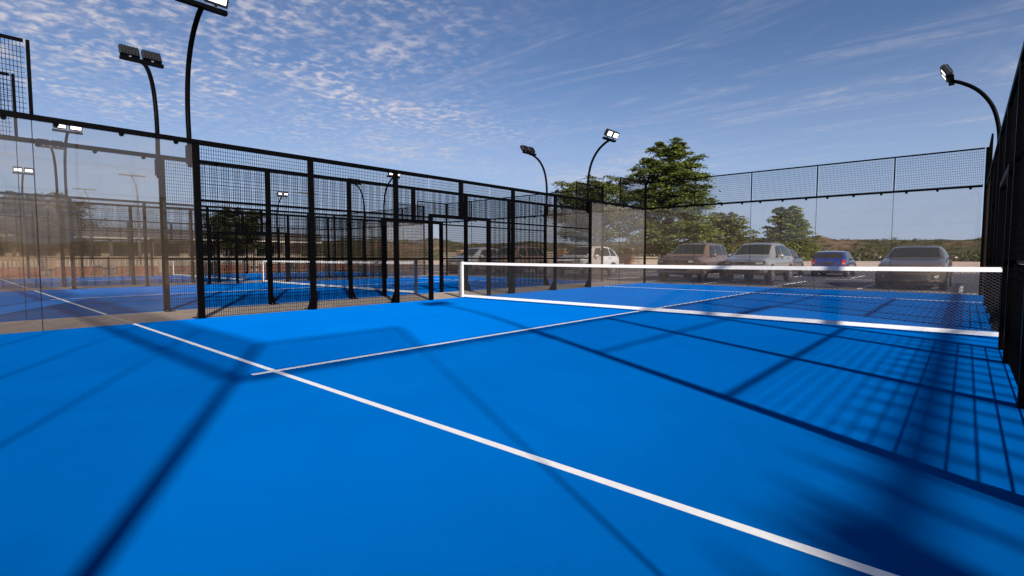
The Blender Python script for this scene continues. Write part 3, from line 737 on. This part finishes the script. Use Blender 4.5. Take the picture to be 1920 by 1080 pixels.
hatch((1.25, 37.4, ZL), 178.0, 'dark slate car seen from behind, half hidden by the silver SUV', 'paint_slate', None, 4.2, 1.78, 1.56)
round_suv((-5.75, 22.4, ZL), 1.0, 'white SUV behind the brownish corner glass left of the big tree', 'paint_white')
boxy_suv((-11.3, 22.4, ZL), -1.5, 'brown SUV behind mesh, seen between fence posts at centre')
round_suv((-14.1, 22.3, ZL), 2.0, 'silver SUV behind the open doorways at centre', 'paint_silver')

# ------------------------------------------------------------------ trees
def tree(loc, H, rad, label, leaf, seed, layers=11, trunk_r=0.22, base=0.16, leaves=15000, lsize=0.16, shape='cone', cat='tree', name='broadleaf_tree', flat=0.26, gap=0.10, group='trees beyond the courts'):
    rnd = random.Random(seed)
    T = thing(name, label, cat, loc, group=group)
    tb = MB()
    top = Vector((rnd.uniform(-0.03, 0.03) * H, rnd.uniform(-0.03, 0.03) * H, H * 0.93))
    pts = [Vector((0, 0, -0.1))]
    for i in range(1, 9):
        f = i / 8; pts.append(Vector((top.x * f + rnd.uniform(-1, 1) * 0.012 * H * (1 - f), top.y * f + rnd.uniform(-1, 1) * 0.012 * H * (1 - f), top.z * f)))
    tb.tube(pts, [trunk_r * (1.35 if i == 0 else 1) * (1 - 0.93 * i / 8) for i in range(9)], 9)
    def trunk_at(f):
        q = f * 8; i = min(int(q), 7); return pts[i].lerp(pts[i + 1], q - i)
    clumps = []
    for li in range(layers):
        f = base + (0.97 - base) * (li + rnd.uniform(0, 0.6)) / layers
        g = (f - base) / (1 - base)
        if shape == 'cone': rr = rad * (1 - g) ** 0.50 * (0.72 + 0.28 * min(1, g / 0.12)) + 0.06 * rad
        else: rr = rad * math.sqrt(max(0.03, 1 - ((g - 0.42) / 0.60) ** 2))
        nb = max(4, int(7 * rr / rad + 3))
        a0 = rnd.uniform(0, 6.28)
        for k in range(nb):
            a = a0 + 6.283 * k / nb + rnd.uniform(-0.35, 0.35); ln = rr * rnd.uniform(0.62, 1.12)
            s = trunk_at(min(0.97, f * 0.96)); up = rnd.uniform(0.02, 0.20) * ln + (0.05 if shape == 'cone' else 0.15) * rr
            e = Vector((s.x + math.cos(a) * ln, s.y + math.sin(a) * ln, f * H + up))
            m = s.lerp(e, 0.5) + Vector((0, 0, rnd.uniform(0.0, 0.08) * ln))
            r0 = max(0.012, trunk_r * 0.34 * (1 - g))
            tb.tube([s, m, e], [r0, r0 * 0.6, 0.008], 5, cap=False)
            for t in (0.42, 0.66, 0.86, 1.0):
                c = (s.lerp(m, t * 2) if t < 0.5 else m.lerp(e, t * 2 - 1))
                c = c + Vector((rnd.gauss(0, 0.07), rnd.gauss(0, 0.07), rnd.gauss(0, 0.03))) * rr
                clumps.append((c, rr * rnd.uniform(0.13, 0.26) + 0.03 * rad, e - s))
                if t > 0.5:
                    sd = Vector((-(e - s).y, (e - s).x, 0)) * rnd.choice((-1, 1)) * rnd.uniform(0.15, 0.4)
                    clumps.append((c + sd * (1.1 - t * 0.5) + Vector((0, 0, rnd.uniform(-0.02, 0.05) * rr)), rr * rnd.uniform(0.10, 0.20) + 0.03 * rad, sd + (e - s) * 0.5))
    trunk = ob('trunk', tb, 'bark', T)
    vs = []; fs = []
    per = max(6, int(leaves / len(clumps)))
    for c, r, dr in clumps:
        if rnd.random() < gap: continue
        for q in range(int(per * rnd.uniform(0.6, 1.4))):
            d = Vector((rnd.gauss(0, 0.5), rnd.gauss(0, 0.5), rnd.gauss(0, 0.5 * flat)))
            p = c + d * r; p.z -= 0.22 * r * (d.x * d.x + d.y * d.y)
            a = rnd.uniform(0, 6.283); s = lsize * rnd.uniform(0.6, 1.35)
            u = Vector((math.cos(a), math.sin(a), rnd.uniform(-0.45, 0.2))).normalized()
            n = Vector((rnd.gauss(0, 0.45), rnd.gauss(0, 0.45), 1)).normalized(); w = n.cross(u).normalized() * s * 0.36
            b = len(vs); vs += [p - u * s * 0.5, p + w, p + u * s * 0.55, p - w]; fs.append((b, b + 1, b + 2, b + 3))
    me = bpy.data.meshes.new('crown'); me.from_pydata([tuple(v) for v in vs], [], fs); me.update()
    ob('crown', me, leaf, T)
    return T
tree((-11.7, 48.0, -0.1), 12.6, 4.6, 'tallest broad layered tree rising behind the parked brown SUV', 'leaf_green', 3, 15, 0.32, 0.10, 76000, 0.25, flat=0.22, gap=0.10)
tree((-18.2, 45.0, -0.1), 8.6, 4.6, 'light green round tree left of the tallest tree', 'leaf_light', 11, 9, 0.24, 0.28, 34000, 0.23, 'round')
tree((-11.3, 62.0, -0.1), 6.4, 2.6, 'small spreading tree just right of the tallest tree', 'leaf_light', 21, 8, 0.16, 0.20, 18000, 0.26, 'round')
tree((-5.8, 66.0, -0.1), 7.2, 3.0, 'conical tree standing alone right of the silver SUV', 'leaf_green', 5, 12, 0.20, 0.08, 34000, 0.26, flat=0.24, gap=0.08)
tree((-44.0, 20.7, -0.1), 5.6, 2.7, 'dark flat-topped pine seen through the mesh at left', 'leaf_olive', 8, 7, 0.20, 0.30, 30000, 0.20, 'round', flat=0.28, name='pine_tree')
tree((-46.0, 6.6, -0.1), 6.0, 3.3, 'wide tree seen through the brown glass at far left', 'leaf_olive', 14, 8, 0.22, 0.22, 30000, 0.20, 'round', name='pine_tree')
tree((-50.0, 1.5, -0.1), 4.8, 2.8, 'low tree at the left edge behind the glass', 'leaf_olive', 15, 7, 0.18, 0.22, 20000, 0.20, 'round', name='pine_tree')
for i, (x, y, h, r, lb) in enumerate(((-27, 60, 2.6, 2.0, 'dark shrub poking above the far wall left of centre'),
                                      (-22, 58, 2.2, 1.6, 'dark shrub above the far wall near the centre'), (13.5, 95, 3.9, 3.0, 'thin sapling on the skyline at right'))):
    tree((x, y, -0.1), h, r, lb, 'leaf_olive', 40 + i, 5, 0.07, 0.08, 3500, 0.17, 'round', 'shrub', 'shrub', group='shrubs beyond the car park')

# ------------------------------------------------------------------ hills and scrub
def hill_h(a, r):
    # a: bearing clockwise from +y
    t = (r - 190) / 170.0
    rise = max(0.0, min(1.0, t)); rise = rise * rise * (3 - 2 * rise)
    p = Vector((math.sin(a) * 3.2, math.cos(a) * 3.2, 0))
    ridge = 11.0 + 4.2 * mnoise.noise(p * 1.3) + 2.6 * mnoise.noise(p * 4.1) + 1.5 * mnoise.noise(p * 11)
    q = Vector((math.sin(a) * r / 40, math.cos(a) * r / 40, 4.0))
    return rise * (ridge + 1.6 * mnoise.noise(q * 2.2) + 0.8 * mnoise.noise(q * 6)) * (1.0 if r < 400 else 1.0)
hb = MB(); NA, NR = 420, 16; vs = []; fs = []
for i in range(NA):
    a = 2 * math.pi * i / NA
    for j in range(NR):
        r = 186 + 240 * j / (NR - 1); z = hill_h(a, min(r, 400)) - 0.2 - (0.0 if j else 0.5) - (6 if j == NR - 1 else 0)
        vs.append((9.7 + math.sin(a) * r, 1 + math.cos(a) * r, z))
for i in range(NA):
    i2 = (i + 1) % NA
    for j in range(NR - 1): fs.append((i * NR + j, i * NR + j + 1, i2 * NR + j + 1, i2 * NR + j))
hb.add(vs, fs, True)
def hillmat():
    m = bpy.data.materials.new('hill'); m.use_nodes = True; t = NT(m.node_tree); p = t.n['Principled BSDF']
    tc = t.new('ShaderNodeTexCoord'); co = tc.outputs['Object']
    a = t.noise(co, 0.02, 6, 0.62); b = t.noise(co, 0.09, 6, 0.65); e = t.noise(co, 0.045, 5, 0.6)
    soil = t.mix(t.smooth(b, 0.4, 0.62), (0.16, 0.075, 0.047, 1), (0.15, 0.105, 0.07, 1))
    green = t.mix(b, (0.036, 0.038, 0.017, 1), (0.070, 0.064, 0.032, 1))
    t.l.new(t.mix(t.smooth(t.math('ADD', t.math('MULTIPLY', a, 0.5), t.math('MULTIPLY', e, 0.5)), 0.505, 0.575), green, soil), p.inputs['Base Color'])
    p.inputs['Roughness'].default_value = 0.95; p.inputs['Specular IOR Level'].default_value = 0.1; M['hill'] = m
hillmat(); structure(ob('hills', hb, 'hill'))
# scrub at the foot of the hills: too many bushes to count
rnd = random.Random(99); vs = []; fs = []
for i in range(3200):
    a = R(rnd.uniform(-95, 14)); r = rnd.uniform(165, 330) if rnd.random() < 0.75 else rnd.uniform(165, 215)
    z0 = hill_h(a, r) if r > 190 else 0; s = rnd.uniform(0.8, 1.7) if r > 205 else rnd.uniform(1.0, 2.3)
    if rnd.random() < 0.45 and r > 225: continue
    if r > 250: s *= 0.7
    for q in range(46):
        d = Vector((rnd.gauss(0, 0.8), rnd.gauss(0, 0.8), abs(rnd.gauss(0.35, 0.35)))) * s
        p = Vector((9.7 + math.sin(a) * r, 1 + math.cos(a) * r, z0 - 0.2)) + d
        n = Vector((rnd.gauss(0, 1), rnd.gauss(0, 1), rnd.gauss(0.5, 1))).normalized(); u = n.orthogonal().normalized() * s * rnd.uniform(0.18, 0.34); w = n.cross(u)
        b = len(vs); vs += [p - u, p + w * 0.8, p + u, p - w * 0.8]; fs.append((b, b + 1, b + 2, b + 3))
me = bpy.data.meshes.new('scrub'); me.from_pydata([tuple(v) for v in vs], [], fs); me.update()
o = ob('scrub', me, 'leaf_scrub', None, stuff=True); tag(o, 'dark green scrub covering the foot of the distant hills', 'scrub')

# ------------------------------------------------------------------ background buildings and walls
PW = thing('planter_railing', 'low orange brick planter wall with pale railing, at far left beyond the courts', 'railing', (-31.0, 0, 0))
y = -6.0; i = 0
while y < 24:
    pl = part('brick_plinth', (), lambda: MB().cbox(-0.25, 0.25, 0, 2.2, -0.1, 0.46, 0.02), 'orange_brick', PW, (0, y, 0))
    part('coping', (), lambda: MB().box(-0.28, 0.28, -0.02, 2.22, 0.461, 0.50), 'kerb', pl)
    part('rail_post', (), lambda: MB().box(-0.06, 0.06, -0.06, 0.06, -0.1, 1.05), 'dark_roof', PW, (0, y + 2.55, 0))
    part('hand_rail', (), lambda: MB().box(-0.03, 0.03, 0, 2.92, 0.93, 0.985), 'fence_beige', PW, (0.091, y - 0.38, 0))
    for k in range(12): part('baluster', (), lambda: MB().box(-0.02, 0.02, -0.025, 0.025, 0.501, 0.928), 'fence_beige', PW, (0, y + 0.10 + 0.182 * k, 0))
    y += 2.95
B = thing('clubhouse', 'long low building with dark flat roof and pale stepped terrace at far left', 'building', (-66, 8, -0.1))
ob('wall', MB().box(-8, 0, -22, 30, 0, 3.0), 'beige_wall', B)
rf = ob('roof', MB().box(-9, 2.6, -24, 32, 3.35, 4.55), 'dark_roof', B)
ob('fascia', MB().box(2.61, 2.72, -24, 32, 3.20, 3.42), 'fence_beige', rf)
for k in range(14): part('column', (), lambda: MB().box(-0.14, 0.14, -0.14, 0.14, 1.21, 3.349), 'dark_roof', B, (2.2, -21.5 + 4.0 * k, 0))
for k in range(4): part('step', (k,), lambda: MB().box(2.8 + 1.1 * (3 - k) - (0 if k < 3 else 2.79), 3.9 + 1.1 * (3 - k), -24, 32, 0, 0.30 * (k + 1)), 'beige_wall', B)
for k in range(12):
    w = part('window', (), lambda: MB().box(0.005, 0.05, -1.4, 1.4, 1.3, 2.7), 'car_glass', B, (0, -19.5 + 4.0 * k, 0))
    part('frame', (), lambda: MB().box(0.051, 0.09, -1.45, -1.38, 1.25, 2.75).box(0.051, 0.09, 1.38, 1.45, 1.25, 2.75).box(0.051, 0.09, -1.379, 1.379, 1.25, 1.31).box(0.051, 0.09, -1.379, 1.379, 2.69, 2.75).box(0.051, 0.09, -0.03, 0.03, 1.311, 2.689), 'dark_roof', w)
W = thing('boundary_fence', 'beige slatted fence with orange brick piers beyond the car park', 'fence', (0, 57, -0.1))
for k in range(9):
    x = -11.0 - 5.0 * k
    p = part('pier', (), lambda: MB().cbox(-0.5, 0.5, -0.3, 0.3, 0, 2.15, 0.03), 'orange_brick', W, (x, 0, 0))
    part('pier_cap', (), lambda: MB().box(-0.56, 0.56, -0.36, 0.36, 2.151, 2.24), 'kerb', p)
    for q in range(5): part('slat', (), lambda: MB().box(-3.98, 0, -0.03, 0.03, 0, 0.18), 'fence_beige', W, (x - 0.51, 0, 0.35 + 0.33 * q))
for i, (x, y, h, lb) in enumerate(((-40, 12.0, 7.55, 'slim grey street lamp with flat bar head behind the second court glass'), (-52, 10.9, 7.4, 'street lamp with flat bar head farther back, left of the nearer one'),
                                   (-40, 26.4, 7.5, 'street lamp with flat bar head seen through the mesh at left'), (-58, 25.0, 7.3, 'far street lamp with flat bar head above the pine'))):
    T = thing('street_lamp', lb, 'street lamp', (x, y, -0.1), group='street lamps beyond the courts')
    part('base', (h,), lambda: MB().tube([(0, 0, 0), (0, 0, h * 0.62)], 0.11, 10), 'grey_pole', T)
    part('mast', (h,), lambda: MB().tube([(0, 0, h * 0.62), (0, 0, h * 0.80), (0, -0.06, h * 0.90), (0, -0.32, h)], [0.06, 0.055, 0.05, 0.045], 8), 'grey_pole', T)
    part('lamp_bar', (h,), lambda: MB().cbox(-0.14, 0.14, -1.15, 0.55, h, h + 0.09, 0.02), 'grey_pole', T, (0, 0, 0.002))
